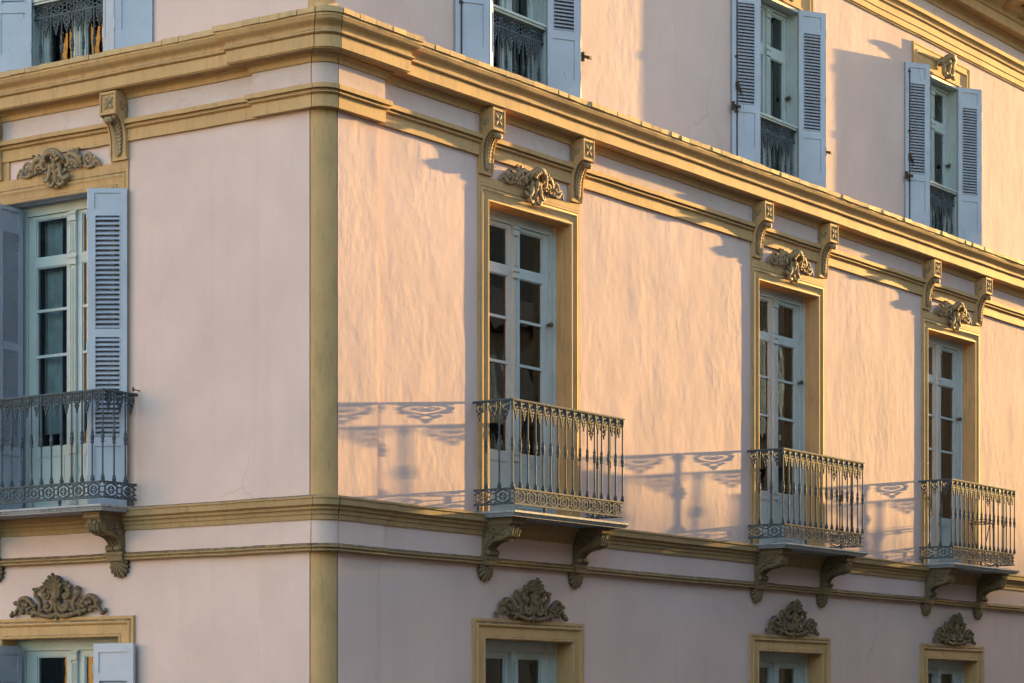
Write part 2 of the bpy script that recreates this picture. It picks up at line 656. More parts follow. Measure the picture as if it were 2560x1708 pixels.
def torus(d, z0, z1, bulge, n=5):
    zc, r = (z0 + z1) / 2, (z1 - z0) / 2
    return [(d + bulge * math.cos(R_(-90 + 180 * i / n)), zc + r * math.sin(R_(-90 + 180 * i / n))) for i in range(n + 1)]


def entab(z, top=False, base=0.0):
    """architrave, frieze and cornice; z shifts the whole order upward"""
    k = 1.0
    b = 0.065
    if not top:
        arch = [(-.1, 8.63), (.034, 8.63), (.034, 8.742), (.046, 8.746)] + torus(.046, 8.748, 8.775, .020) + [(.046, 8.779), (.05, 8.788), (.082, 8.79), (.084, 8.832), (.02, 8.848), (-.1, 8.85)]
        fr0, fr1 = 8.83, 9.05
        bed = [(-.1, 9.035), (.045, 9.035), (.05, 9.052)] + cavetto(.05, 9.056, .085, 9.095) + [(.09, 9.112), (.088, 9.135), (-.1, 9.135)]
        cor = [(-.1, 9.108), (.19, 9.108), (.19, 9.118), (.203, 9.118), (.203, 9.228), (.212, 9.232)] + torus(.208, 9.234, 9.272, .024) + [(.205, 9.28)] + cyma(.205, 9.284, .272, 9.372) + [(.277, 9.378), (.277, 9.402), (.25, 9.41), (-.1, 9.47)]
    else:
        arch = [(-.1, 12.10), (.02, 12.10), (.02, 12.118), (.035, 12.122), (.035, 12.20), (.045, 12.205), (.045, 12.30), (.055, 12.304)] + torus(.055, 12.306, 12.335, .014) + [(.06, 12.35)] + cavetto(.06, 12.35, .10, 12.39) + [(.105, 12.44), (.02, 12.46), (-.1, 12.46)]
        fr0, fr1 = 12.44, 12.63
        bed = [(-.1, 12.62), (.045, 12.62), (.05, 12.64)] + cavetto(.05, 12.645, .11, 12.70) + [(.115, 12.73), (.112, 12.755), (-.1, 12.755)]
        cor = [(-.1, 12.725), (.22, 12.725), (.22, 12.735), (.235, 12.735), (.235, 12.86), (.245, 12.864)] + torus(.24, 12.866, 12.91, .018) + cyma(.24, 12.915, .33, 13.03) + [(.335, 13.07), (.3, 13.09), (-.1, 13.16)]
    moulding("architrave", arch, b, M['ochre'], base)
    moulding("frieze", [(-.1, fr0), (.028, fr0), (.028, fr1), (-.1, fr1)], b, M['frieze'], base)
    moulding("bed_moulding", bed, b, M['ochre'], base)
    moulding("cornice", cor, b, M['ochre'], base)


entab(0)
entab(0, True, SET)

# belt course under the main storey, the plain band below it and the string course
belt = [(-.1, 4.842), (.062, 4.842), (.066, 4.885), (.075, 4.888), (.078, 4.895)] + cavetto(.078, 4.895, .098, 4.93) + [(.104, 4.934), (.104, 4.958), (.118, 4.962), (.12, 4.968), (.142, 4.972), (.146, 5.026), (.156, 5.03), (.156, 5.047), (.02, 5.072), (-.1, 5.072)]
moulding("belt_course", belt, 0.03, M['grimy'])
moulding("band", [(-.1, 4.60), (.045, 4.60), (.045, 4.85), (-.1, 4.85)], 0.03, M['pink'])
string = [(-.1, 4.55), (.058, 4.55)] + torus(.058, 4.552, 4.576, .012) + [(.06, 4.58)] + torus(.066, 4.583, 4.607, .014) + [(.07, 4.61), (.03, 4.638), (-.1, 4.638)]
moulding("string_course", string, 0.03, M['grimy'])


# course of rough slips that caps the main cornice
def tile_course():
    rnd = random.Random(3)

    def slab(m, a, b, nrm, d0, d1, z0, z1):
        (ax, ay), (bx, by) = a, b
        vs = []
        for (px, py) in (a, b):
            j0 = rnd.uniform(-.006, .006)
            for d, z in ((d0, z0 + rnd.uniform(-.003, .002)), (d1 + j0, z0 + rnd.uniform(-.004, .003)), (d1 + j0 * .6, z1 + rnd.uniform(-.007, .005)), (d0, z1 + .11)):
                vs.append((px + nrm[0] * d, py + nrm[1] * d, z))
        m.add(vs, [(0, 1, 2, 3), (7, 6, 5, 4), (0, 4, 5, 1), (1, 5, 6, 2), (2, 6, 7, 3), (3, 7, 4, 0)])
    for side, end in (('L', LY), ('R', RX)):
        m = MB()
        u = -.165
        while u < end:
            w = rnd.uniform(.19, .27)
            u1 = min(u + w, end)
            edge = PIL + .30
            if u < edge < u1:
                u1 = edge
            b = 0.065 if u < edge - .01 else 0.0
            e = rnd.choice([.004, .005, .006, .012]) if side == 'R' else .003
            if side == 'R':
                slab(m, (u, -b), (u1 - e, -b), (0, -1), -.05, .293, 9.404, 9.452)
            else:
                slab(m, (-b, u), (-b, u1 - e), (-1, 0), -.05, .293, 9.404, 9.452)
            u = u1
        m.build("tile_course", M['tile'], BLD, smooth=0)
    m = MB()
    p, nn = corner_path(0.065)
    m.sweep(p, [(-.05, 9.404), (.293, 9.404), (.293, 9.45), (-.05, 9.56)], nn)
    m.build("tile_course", M['tile'], BLD)


tile_course()

crown = [(-.1, 13.10), (.62, 13.10), (.62, 13.12), (.64, 13.12), (.64, 13.24), (.66, 13.245)] + cyma(.66, 13.25, .76, 13.38) + [(.77, 13.42), (.7, 13.44), (-.1, 13.52)]
moulding("crown_cornice", crown, 0.0, M['ochre'], SET)
m = MB()
m.prism([(.0, 12.93), (.30, 12.95), (.50, 12.98), (.56, 13.02), (.57, 13.095), (.0, 13.095)], -.07, .07)
m.tube([(-.075, -.53, 13.035), (.075, -.53, 13.035)], .045, 10)
mo = m.build("modillion", M['ochre'], BLD)
k = 0
for fac, end in (('R', RX), ('L', LY)):
    u = 1.0
    while u < end:
        loc, rz = place(fac, u, SET)
        if k == 0:
            mo.location, mo.rotation_euler = loc, (0, 0, rz)
        else:
            copy_part(mo, loc, rz, BLD)
        k += 1
        u += .58

# roof behind the top cornice
m = MB()
m.add([(-.25, LY, 13.45), (-.25, -.25, 13.45), (RX, -.25, 13.45), (RX, 5, 14.6), (5, 5, 14.6), (5, LY, 14.6), (RX, LY, 14.6)], [(0, 1, 4, 5), (1, 2, 3, 4), (4, 3, 6, 5)])
m.build("roof", M['rooftile'], BLD, smooth=0, recalc=False)
m = MB()
m.add([(RX, -.1, 0), (RX, LY, 0), (RX, LY, 14.6), (RX, 5, 14.6), (RX, -.25, 13.45)], [(0, 1, 2, 3, 4)])
m.add([(0.1, LY, 0), (RX, LY, 0), (RX, LY, 14.6), (5, LY, 14.6), (-.25, LY, 13.45)], [(4, 3, 2, 1, 0)])
m.build("back_wall", M['pink'], BLD, smooth=0, recalc=False)


# ------------------------------------------------------------------ window surrounds
def surround_main():
    m = MB()
    m.frame(HM, 5.0, 8.2, [(0, -.21), (0, -.11), (-.006, -.105), (-.006, -.09), (0, -.085), (0, .016), (.008, .024), (.018, .027), (.028, .024), (.034, .013), (.096, .013), (.10, .016), (.108, .023), (.120, .027), (.132, .023), (.139, .015), (.14, .010), (.146, .017), (.18, .017), (.18, -.02)])
    m.box(-.927, .927, -.019, .02, 8.375, 8.44)          # cap above the head
    for s in (-1, 1):                                     # plates that run up behind the consoles
        m.box(min(s * .925, s * .70), max(s * .925, s * .70), -.017, .02, 8.4405, 8.64)
    return m


def surround_low():
    m = MB()
    m.frame(HL, 0.1, 3.81, [(0, -.24), (0, .02), (.01, .032), (.026, .032), (.034, .02), (.12, .02), (.126, .03), (.14, .042), (.155, .042), (.166, .032), (.17, .024), (.178, .032), (.205, .032), (.207, -.02)])
    return m


def surround_up():
    m = MB()
    m.frame(HU + .04, 9.3, 11.68, [(0, -.03), (0, .012), (.012, .03), (.03, .03), (.04, .016), (.19, .016), (.195, .024), (.21, .036), (.226, .036), (.236, .022), (.29, .022), (.30, .03), (.325, .03), (.325, -.02)])
    return m


def lining_up():                 # painted timber lining of the upper openings
    m = MB()
    m.frame(HU, 9.3, 11.64, [(0, -.16), (0, -.055), (-.006, -.05), (-.006, -.03), (0, -.025), (0, .022), (.03, .026), (.038, -.02)])
    return m


# ------------------------------------------------------------------ french windows
def french_window(hw, z0, z1, yb, fr, gx0, gx1, gtop, tr, bars, gbot, fluted_low):
    """frame, two leaves, glass, fluted meeting post and the room behind; yb = distance behind the wall face"""
    f = MB()
    f.box(-hw, -hw + fr, yb, yb + .09, z0, z1)
    f.box(hw - fr, hw, yb, yb + .09, z0, z1)
    f.box(-hw + fr, hw - fr, yb, yb + .09, z1 - fr * .8, z1)
    f.box(-hw + fr, hw - fr, yb - .012, yb + .09, z1 - fr * .8 - .022, z1 - fr * .8)
    f.box(-hw + .0, -hw + .02, yb - .018, yb, z0, z1)
    f.box(hw - .02, hw, yb - .018, yb, z0, z1)
    f.box(-hw + .0, hw - .0, yb - .02, yb + .09, z0 - .02, z0 + .05)
    ztop = z1 - fr * .8 - .024
    sashes = []
    for s in (-1, 1):
        a = MB()

        def bx(x0, x1, y0, y1, za, zb):
            x0, x1 = sorted((s * x0, s * x1))
            a.box(x0, x1, y0, y1, za, zb)
        y0, y1 = yb + .012, yb + .062
        bx(.004, gx0, y0, y1, z0 + .052, ztop)
        bx(gx1, hw - fr - .004, y0, y1, z0 + .052, ztop)
        bx(gx0, gx1, y0, y1, gtop, ztop)
        bx(gx0, gx1, y0, y1, tr[0], tr[1])
        bx(gx0, gx1, y0, y1, z0 + .052, gbot)
        for zb in bars:
            bx(gx0, gx1, y0 + .004, y1 - .01, zb - .014, zb + .014)
        e = .012                                            # glazing beads
        for (za, zb) in ((tr[1], gtop), (gbot, tr[0])):
            bx(gx0, gx0 + e, y0 + .012, y1, za, zb)
            bx(gx1 - e, gx1, y0 + .012, y1, za, zb)
            bx(gx0 + e, gx1 - e, y0 + .012, y1, zb - e, zb)
            bx(gx0 + e, gx1 - e, y0 + .012, y1, za, za + e)
        if gbot - z0 > .4:                                  # raised field of the lower panel
            for (xa, xb, za, zb) in ((gx0 + .03, gx1 - .03, gbot - .10, gbot - .088), (gx0 + .03, gx1 - .03, z0 + .13, z0 + .142), (gx0 + .03, gx0 + .042, z0 + .142, gbot - .10), (gx1 - .042, gx1 - .03, z0 + .142, gbot - .10)):
                bx(xa, xb, y0 - .006, y0, za, zb)
        sashes.append(a)
    g_ = MB()
    for s in (-1, 1):
        for (za, zb) in ((tr[1], gtop), (gbot, tr[0])):
            x0, x1 = sorted((s * gx0, s * gx1))
            g_.add([(x0, yb + .04, za), (x1, yb + .04, za), (x1, yb + .04, zb), (x0, yb + .04, zb)], [(0, 1, 2, 3)])
    p = MB()                                                # fluted post with little capitals
    w = .043
    y = yb - .006
    zt = ztop + .004
    segs = [(z0 + .10, gbot - .10), (gbot + .03, tr[0] - .05), (tr[1] + .02, zt - .13)]
    p.box(-w - .006, w + .006, y, yb + .0119, z0 + .052, zt)
    for za, zb in segs:
        for x in (-.030, -.010, .010, .030):
            p.box(x - .006, x + .006, y - .012, y, za, zb)
        p.box(-w, -w + .006, y - .01, y, za - .02, zb + .02)
        p.box(w - .006, w, y - .01, y, za - .02, zb + .02)
    for zc in (gbot - .04, (tr[0] + tr[1]) / 2 - .02, zt - .06):
        p.box(-w - .012, w + .012, y - .020, y, zc - .045, zc - .022)
        p.box(-w - .004, w + .004, y - .014, y, zc - .022, zc + .022)
        p.box(-w - .016, w + .016, y - .026, y, zc + .022, zc + .045)
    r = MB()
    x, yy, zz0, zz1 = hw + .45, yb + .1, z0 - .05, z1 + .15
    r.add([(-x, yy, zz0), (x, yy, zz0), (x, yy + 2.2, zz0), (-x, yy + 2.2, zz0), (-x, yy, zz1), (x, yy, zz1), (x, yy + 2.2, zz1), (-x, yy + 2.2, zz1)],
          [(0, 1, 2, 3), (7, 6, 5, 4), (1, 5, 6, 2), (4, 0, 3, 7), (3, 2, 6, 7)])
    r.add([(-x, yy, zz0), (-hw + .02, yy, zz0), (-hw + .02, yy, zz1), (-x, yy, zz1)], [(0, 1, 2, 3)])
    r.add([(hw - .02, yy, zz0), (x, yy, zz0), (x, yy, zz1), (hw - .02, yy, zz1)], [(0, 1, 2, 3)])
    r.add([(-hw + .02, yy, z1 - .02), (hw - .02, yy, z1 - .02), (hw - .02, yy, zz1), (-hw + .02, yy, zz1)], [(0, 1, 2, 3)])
    k = MB()                                                # round knob on the right jamb
    kx, kz = hw - fr - .03, (tr[0] - .0) - .42
    k.tube([(kx, yb + .01, kz), (kx, yb - .02, kz), (kx, yb - .022, kz), (kx, yb - .05, kz), (kx, yb - .06, kz)], [.016, .012, .024, .03, .012], 10)
    o = f.build("french_window", M['joinery'], BLD)
    for a in sashes:
        a.build("sash", M['joinery'], o)
    g_.build("glass", M['glass'], o, smooth=0, recalc=False)
    p.build("fluted_post", M['joinery'], o)
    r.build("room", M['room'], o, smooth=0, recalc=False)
    k.build("knob", M['brass'], o)
    return o


def put(first, fac, u, d=0.0, fresh=[None]):
    loc, rz = place(fac, u, d)
    if not first.get("placed_"):
        first["placed_"] = 1
        first.location, first.rotation_euler = loc, (0, 0, rz)
        return first
    c = copy_part(first, loc, rz, BLD)
    return c


fw_main = french_window(HM, 5.06, 8.2, .18, .105, .105, .535, 8.055, (7.57, 7.665), (7.13, 6.67), 5.75, True)
fw_up = french_window(HU, 9.35, 11.64, .13, .03, .09, .425, 11.56, (11.03, 11.16), (), 9.62, False)
fw_low = french_window(HL, 0.3, 3.81, .20, .11, .12, .54, 3.64, (3.10, 3.2), (2.5, 1.9), 1.0, True)
sr_main = surround_main().build("window_surround", M['ochre'], BLD, recalc=False)
sr_up = surround_up().build("window_surround", M['ochre'], BLD, recalc=False)
sr_low = surround_low().build("window_surround", M['ochre'], BLD, recalc=False)
li_up = lining_up().build("window_lining", M['joinery'], BLD, recalc=False)
m = MB()                         # painted timber lining in the reveal behind the tall shutters
m.frame(HM, 5.07, 8.2, [(-.003, -.179), (-.003, -.10), (-.012, -.095), (-.012, -.075), (-.003, -.07), (-.003, .004), (.0, .017)])
li_main = m.build("window_lining", M['shutter'], BLD, recalc=False)
for fac, ws, us, ls in (('R', W_MAIN, W_UP, W_LOW), ('L', W_L[:1], W_LU[:1], W_L[:1])):
    for u in ws:
        put(sr_main, fac, u)
        put(fw_main, fac, u)
        if fac == 'L':
            put(li_main, fac, u)
    for u in us:
        put(sr_up, fac, u, SET)
        put(li_up, fac, u, SET)
        put(fw_up, fac, u, SET)
    for u in ls:
        put(sr_low, fac, u)
        put(fw_low, fac, u)


# ------------------------------------------------------------------ consoles under the main cornice
def spiral(cx, cz, r0, r1, a0, a1, n=18):
    return [(cx + (r0 + (r1 - r0) * i / n) * math.cos(R_(a0 + (a1 - a0) * i / n)), cz + (r0 + (r1 - r0) * i / n) * math.sin(R_(a0 + (a1 - a0) * i / n))) for i in range(n + 1)]


def console_curve():
    pts = []
    for i in range(11):          # concave flank from the block down to the tail
        t = i / 10
        a = R_(90 * t)
        pts.append((.045 + .14 * (1 - math.sin(a)), 8.87 - .26 * (1 - math.cos(a))))
    return pts


def console():
    w = .105
    m = MB()
    cv = console_curve()
    body = [(-.02, 9.085), (.185, 9.085), (.185, 8.885)] + cv + [(.043, 8.50), (-.02, 8.50)]
    m.prism(body, -w + .016, w - .016)
    edge = [(-.02, 9.09), (.2, 9.09), (.2, 8.878), (.195, 8.868)] + [(d + .014, z - .006) for d, z in cv] + [(.059, 8.505), (.046, 8.452), (-.02, 8.452)]
    for s in (-1, 1):
        x0, x1 = sorted((s * w, s * (w - .016)))
        m.prism(edge, x0, x1)
    m.box(-w + .016, w - .016, -.198, -.18, 9.065, 9.09)
    m.box(-w + .016, w - .016, -.198, -.0, 8.87, 8.895)
    m.box(-w + .016, w - .016, -.044, .02, 8.452, 8.505)
    return m


def rosette():
    m = MB()
    cz, y = 8.98, -.186
    for k in range(4):
        a = R_(45 + 90 * k)
        rot = Matrix.Rotation(-a, 3, 'Y')
        m.blob((.042 * math.cos(a), y, cz + .042 * math.sin(a)), (.040, .014, .021), 10, 6, rot, .12)
        a2 = R_(90 * k)
        m.blob((.05 * math.cos(a2), y + .003, cz + .05 * math.sin(a2)), (.024, .009, .009), 8, 5, Matrix.Rotation(-a2, 3, 'Y'))
    m.blob((0, y - .006, cz), .017, 10, 6)
    return m


def acanthus():
    m = MB()
    cv = console_curve()
    top = cv[1]
    m.tube([(-.05, -top[0] - .02, top[1] - .05), (-.02, -top[0] - .028, top[1] - .052), (.02, -top[0] - .028, top[1] - .052), (.05, -top[0] - .02, top[1] - .05)], [.02, .034, .034, .02], 8)
    line = [(d, z) for d, z in cv[2:]] + [(.045, 8.57), (.044, 8.53)]
    n = len(line)
    for i, (d, z) in enumerate(line):
        t = i / (n - 1)
        m.blob((0, -d - .012, z), (.014, .018, .032), 8, 5)
        for s in (-1, 1):
            sp = .055 * (1 - .55 * t)
            rot = Matrix.Rotation(s * R_(35), 3, 'Y')
            m.blob((s * sp, -d - .010, z - .008), (.018, .018, .036), 8, 5, rot, .2)
            m.blob((s * sp * .5, -d - .016, z - .016), (.012, .014, .03), 8, 5, Matrix.Rotation(s * R_(18), 3, 'Y'))
    for s in (-1, 1):            # carved leaf on the side of the block
        for a in range(5):
            ang = R_(200 + a * 35) if s > 0 else R_(200 + a * 35)
            m.blob((s * .105, -.10 + .035 * math.cos(ang), 8.99 + .05 * math.sin(ang)), (.012, .022, .022), 8, 5)
        m.blob((s * .105, -.06, 8.93), (.012, .03, .07), 8, 5)
    return m


con = console().build("console", M['ochre'], BLD)
rosette().build("rosette", M['orn'], con)
acanthus().build("acanthus_leaf", M['orn'], con)


# ------------------------------------------------------------------ brackets under the balconies
def bracket():
    m = MB()
    m.box(-.115, .115, -.44, .02, 4.985, 5.006)
    m.box(-.105, .105, -.425, .02, 4.945, 4.985)
    m.box(-.095, .095, -.40, .02, 4.93, 4.945)
    body = [(-.02, 4.93), (.37, 4.93), (.385, 4.90), (.385, 4.86), (.36, 4.815), (.30, 4.80)]
    for i in range(10):
        a = R_(90 * i / 9)
        body.append((.085 + .20 * (1 - math.sin(a)), 4.80 - .125 * (1 - math.cos(a))))
    body += [(.10, 4.665), (.095, 4.64), (-.02, 4.638)]
    m.prism(body, -.085, .085)
    for x in (-.07, -.025, .025, .07):           # ribs along the underside
        pts = [(x, -.30, 4.80)] + [(x, -(.085 + .20 * (1 - math.sin(R_(9 * i)))) - .004, 4.80 - .125 * (1 - math.cos(R_(9 * i)))) for i in range(11)]
        m.tube(pts, .018, 8)
    m.tube([(-.10, -.108, 4.668), (-.09, -.108, 4.668), (-.085, -.108, 4.668), (-.03, -.108, 4.668), (.03, -.108, 4.668), (.085, -.108, 4.668), (.09, -.108, 4.668), (.10, -.108, 4.668)], [.02, .034, .036, .027, .027, .036, .034, .02], 12)
    for k in range(5):
        m.blob((0, -.108 - .03 * math.cos(R_(-60 + 36 * k)), 4.668 + .03 * math.sin(R_(-60 + 36 * k))), .010, 8, 5)
    m.box(-.10, .10, -.105, .02, 4.545, 4.64)
    m.box(-.112, .112, -.115, .02, 4.60, 4.632)
    return m


def bracket_scroll():
    m = MB()
    for s in (-1, 1):
        pts = spiral(.20, 4.872, .048, .008, 200, -340, 26)
        m.tube([(s * .088, -a, b) for a, b in pts], [.015 - .008 * i / 26 for i in range(27)], 7)
        m.tube([(s * .088, -a, b) for a, b in [(.20, 4.822), (.15, 4.80), (.10, 4.75), (.075, 4.69)]], [.014, .013, .012, .010], 7)
        for (a, b, r1, r2) in ((.09, 4.88, .03, .018), (.115, 4.905, .022, .016), (.08, 4.84, .022, .02), (.28, 4.89, .03, .022), (.30, 4.85, .03, .02), (.33, 4.91, .026, .02), (.25, 4.845, .02, .015)):
            m.blob((s * .088, -a, b), (.016, r1, r2), 8, 5, None, .2)
    rnd = random.Random(5)
    for i in range(16):          # leafy front
        x = rnd.uniform(-.075, .075)
        z = rnd.uniform(4.83, 4.925)
        m.blob((x, -.375 - rnd.uniform(0, .022), z), (rnd.uniform(.014, .026), .018, rnd.uniform(.016, .032)), 8, 5, Matrix.Rotation(rnd.uniform(-.8, .8), 3, 'Y'), .2)
    for x in (-.06, -.02, .02, .06):
        m.tube([(x, -.37, 4.91), (x, -.40, 4.88), (x * .9, -.385, 4.83), (x * .8, -.34, 4.80)], [.012, .016, .016, .010], 7)
    return m


def shell():
    m = MB()
    for k in range(9):
        a = R_(180 + 22.5 * k)
        L = .10 + .04 * math.sin(R_(22.5 * k))
        ex, ez = L * math.cos(a), 4.535 + L * math.sin(a) * 1.0
        m.tube([(0.3 * ex, -.065, 4.545 + .2 * (ez - 4.545)), (.62 * ex, -.062, 4.545 + .6 * (ez - 4.545)), (ex, -.03, ez), (ex * 1.02, -.01, ez)], [.012, .020, .022, .012], 7)
    m.blob((0, -.05, 4.535), (.07, .04, .04), 10, 6)
    m.blob((0, -.03, 4.405), (.016, .02, .02), 8, 5)
    m.box(-.085, .085, -.07, .0, 4.515, 4.545)
    return m


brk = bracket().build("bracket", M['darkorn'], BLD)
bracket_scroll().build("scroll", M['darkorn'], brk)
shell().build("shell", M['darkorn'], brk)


# ------------------------------------------------------------------ carved reliefs
def rough_up(m, amp=.006, f=22):
    m.v = [tuple(Vector(p) + noise.noise_vector(Vector(p) * f) * amp) for p in m.v]
    return m


def smooth_pts(pts, n=4):
    """Catmull-Rom through (x, z, r, y)"""
    P = [Vector(p) for p in pts]
    o = []
    for i in range(len(P) - 1):
        p0, p1, p2, p3 = P[max(i - 1, 0)], P[i], P[i + 1], P[min(i + 2, len(P) - 1)]
        for k in range(n):
            t = k / n
            o.append(0.5 * ((2 * p1) + (p2 - p0) * t + (2 * p0 - 5 * p1 + 4 * p2 - p3) * t * t + (3 * p1 - p0 - 3 * p2 + p3) * t ** 3))
    return o + [P[-1]]


def stroke(m, pts, zbase, mir=True, n=9):
    q = smooth_pts([p if len(p) == 4 else p + (.05,) for p in pts])
    for s in ((-1, 1) if mir else (1,)):
        m.tube([(s * p[0], -p[3], zbase + p[1]) for p in q], [max(p[2], .003) for p in q], n)


def rocaille():
    m = MB()
    z = 8.44
    # shell hood with a scalloped lip
    stroke(m, [(-.105, .085, .018, .09), (-.10, .135, .034, .12), (-.06, .175, .042, .15), (.01, .185, .044, .165), (.07, .165, .042, .15), (.105, .125, .034, .12), (.11, .075, .018, .09)], z, False)
    for k in range(9):
        a = R_(12 + 156 * k / 8)
        m.blob((.098 * math.cos(a), -.165 - .03 * math.sin(a), z + .09 + .085 * math.sin(a)), (.017, .022, .028), 8, 5, Matrix.Rotation(R_(90) - a, 3, 'Y'), .15)
    m.blob((0, -.09, z + .12), (.05, .05, .042), 12, 8)
    # inner mask: brow, nose and hanging drop
    m.blob((0, -.10, z + .055), (.032, .045, .05), 10, 8)
    for s in (-1, 1):
        m.blob((s * .045, -.09, z + .06), (.024, .035, .03), 10, 6)
        m.blob((s * .028, -.085, z + .005), (.026, .03, .03), 9, 6)
    stroke(m, [(0, .02, .022, .11), (0, -.04, .026, .09), (0, -.10, .022, .075), (0, -.15, .012, .06)], z, False)
    # domed shield carrying the mask, with arms that curl outward
    m.blob((0, -.045, z - .015), (.085, .045, .15), 14, 9)
    stroke(m, [(.085, .125, .012, .09), (.072, .075, .020, .10), (.070, .01, .024, .10), (.082, -.055, .025, .10), (.115, -.10, .024, .095), (.155, -.095, .021, .09), (.165, -.06, .016, .08), (.142, -.045, .010, .075)], z)
    stroke(m, [(.075, .115, .016, .09), (.11, .145, .024, .10), (.155, .135, .026, .10), (.185, .095, .024, .095), (.175, .05, .020, .09), (.14, .04, .015, .08), (.13, .065, .010, .075)], z)
    stroke(m, [(.095, -.09, .014, .08), (.105, -.135, .024, .08), (.075, -.165, .025, .08), (.038, -.150, .020, .08), (.035, -.12, .012, .075), (.055, -.115, .008, .07)], z)
    for (x, zz, r) in ((.035, -.055, .02), (.04, -.005, .016), (.115, .085, .022), (.125, -.07, .018), (.10, -.02, .020), (.13, .0, .018)):
        for s in (-1, 1):
            m.blob((s * x, -.075, z + zz), (r, .025, r * 1.3), 8, 5, None, .15)
    m.blob((0, -.06, z - .185), (.026, .028, .02), 9, 6)
    # leafy wings
    stroke(m, [(.15, .10, .014, .085), (.19, .145, .028, .10), (.245, .15, .034, .10), (.295, .115, .030, .085), (.325, .06, .022, .07), (.33, .015, .012, .055)], z)
    stroke(m, [(.165, .05, .012, .07), (.20, .085, .022, .085), (.25, .085, .026, .085), (.285, .05, .022, .07), (.30, .01, .012, .05)], z)
    for (x, zz, r, t) in ((.20, .178, .020, 20), (.25, .188, .022, 40), (.295, .158, .022, 70), (.335, .105, .020, 80), (.225, .055, .022, 10), (.27, .02, .022, 40), (.35, .055, .016, 70), (.20, .02, .018, -10), (.315, .195, .012, 60)):
        for s in (-1, 1):
            m.blob((s * x, -.075, z + zz), (r * 1.35, .028, r * .75), 9, 5, Matrix.Rotation(s * R_(t), 3, 'Y'), .22)
    # end volutes and tail leaves
    sp = spiral(.425, .085, .074, .010, 250, -230, 28)
    for s in (-1, 1):
        m.tube([(s * a, -.045 - .022 * i / 28, z + b) for i, (a, b) in enumerate(sp)], [.019 - .009 * i / 28 for i in range(29)], 8)
        m.blob((s * .425, -.06, z + .085), .016, 8, 6)
    stroke(m, [(.34, .03, .010, .05), (.385, .004, .016, .05), (.44, -.0, .018, .05), (.49, .018, .018, .05), (.52, .05, .018, .048), (.55, .04, .016, .045), (.565, .012, .012, .04), (.585, .0, .006, .03)], z)
    stroke(m, [(.475, .04, .008, .05), (.505, .08, .013, .05), (.535, .072, .011, .045), (.545, .05, .006, .04)], z)
    m.v = [(x, y * .85, z + (zz - z) * (.82 if zz < z else .97)) for x, y, zz in m.v]
    return rough_up(m, .004, 30)


def palmette():
    m = MB()
    z = 4.03
    for k in range(7):
        a = R_(90 + (k - 3) * 21)
        L = .165 - .012 * abs(k - 3)
        stroke(m, [(0, .245, .010, .05), (.45 * L * math.cos(a), .245 + .5 * L * math.sin(a), .020, .075), (.85 * L * math.cos(a), .245 + .88 * L * math.sin(a), .022, .10), (.95 * L * math.cos(a), .25 + 1.0 * L * math.sin(a), .014, .125)], z, False)
    m.blob((0, -.045, z + .32), (.075, .05, .085), 12, 8)
    stroke(m, [(0, .02, .026, .04), (0, .10, .034, .055), (0, .20, .036, .06), (0, .27, .03, .06)], z, False)
    m.box(-.045, .045, -.105, -.02, z + .150, z + .163)
    m.box(-.045, .045, -.105, -.02, z + .170, z + .183)
    # lyre scrolls
    stroke(m, [(.03, .17, .02, .06), (.045, .24, .024, .06), (.10, .285, .026, .06), (.16, .27, .026, .06), (.175, .21, .024, .06), (.14, .175, .02, .06), (.10, .19, .016, .06), (.11, .225, .012, .06)], z)
    stroke(m, [(.03, .15, .02, .06), (.05, .09, .024, .06), (.09, .055, .026, .06), (.14, .07, .026, .06), (.15, .12, .02, .06), (.115, .14, .014, .06)], z)
    for (x, zz, rx, rz_, t) in ((.10, .31, .045, .024, -30), (.15, .32, .03, .02, -60), (.17, .255, .034, .028, 20), (.06, .285, .03, .022, -60), (.14, .21, .03, .03, 0), (.115, .10, .034, .03, 0), (.19, .29, .024, .02, 30)):
        for s in (-1, 1):
            m.blob((s * x, -.065, z + zz), (rx, .03, rz_), 9, 6, Matrix.Rotation(s * R_(t), 3, 'Y'), .2)
    # garland at the foot
    stroke(m, [(0, .03, .022, .045), (.07, -.0, .024, .05), (.16, .005, .026, .05), (.26, .03, .026, .05), (.34, .045, .02, .05), (.40, .03, .010, .04)], z)
    m.blob((0, -.05, z - .005), (.02, .025, .035), 8, 6)
    # side scrolls
    stroke(m, [(.24, .05, .020, .05), (.225, .11, .024, .05), (.245, .165, .024, .05), (.29, .20, .022, .05), (.30, .245, .022, .05), (.275, .275, .022, .05), (.25, .262, .014, .05)], z)
    stroke(m, [(.30, .06, .018, .05), (.34, .12, .022, .05), (.39, .17, .024, .05), (.45, .19, .026, .05), (.51, .17, .026, .05), (.535, .115, .024, .05), (.50, .075, .018, .05), (.46, .09, .012, .05)], z)
    stroke(m, [(.53, .11, .020, .05), (.565, .06, .022, .045), (.60, .03, .018, .04), (.635, .04, .016, .035), (.64, .065, .012, .03)], z)
    for (x, zz, rx, rz_, t) in ((.30, .11, .032, .022, 40), (.27, .20, .03, .018, -30), (.36, .09, .034, .02, 20), (.42, .12, .03, .03, 0), (.46, .13, .026, .026, 0), (.39, .05, .028, .02, -40), (.47, .05, .02, .03, 0), (.56, .14, .024, .024, 0), (.54, .08, .03, .02, 50), (.33, .02, .02, .03, 0), (.20, .06, .03, .022, 20), (.62, .02, .014, .026, 0), (.30, .27, .022, .018, 0), (.25, .02, .018, .02, 0)):
        for s in (-1, 1):
            m.blob((s * x, -.055, z + zz), (rx, .03, rz_), 9, 6, Matrix.Rotation(s * R_(t), 3, 'Y'), .25)
    return rough_up(m, .006, 24)


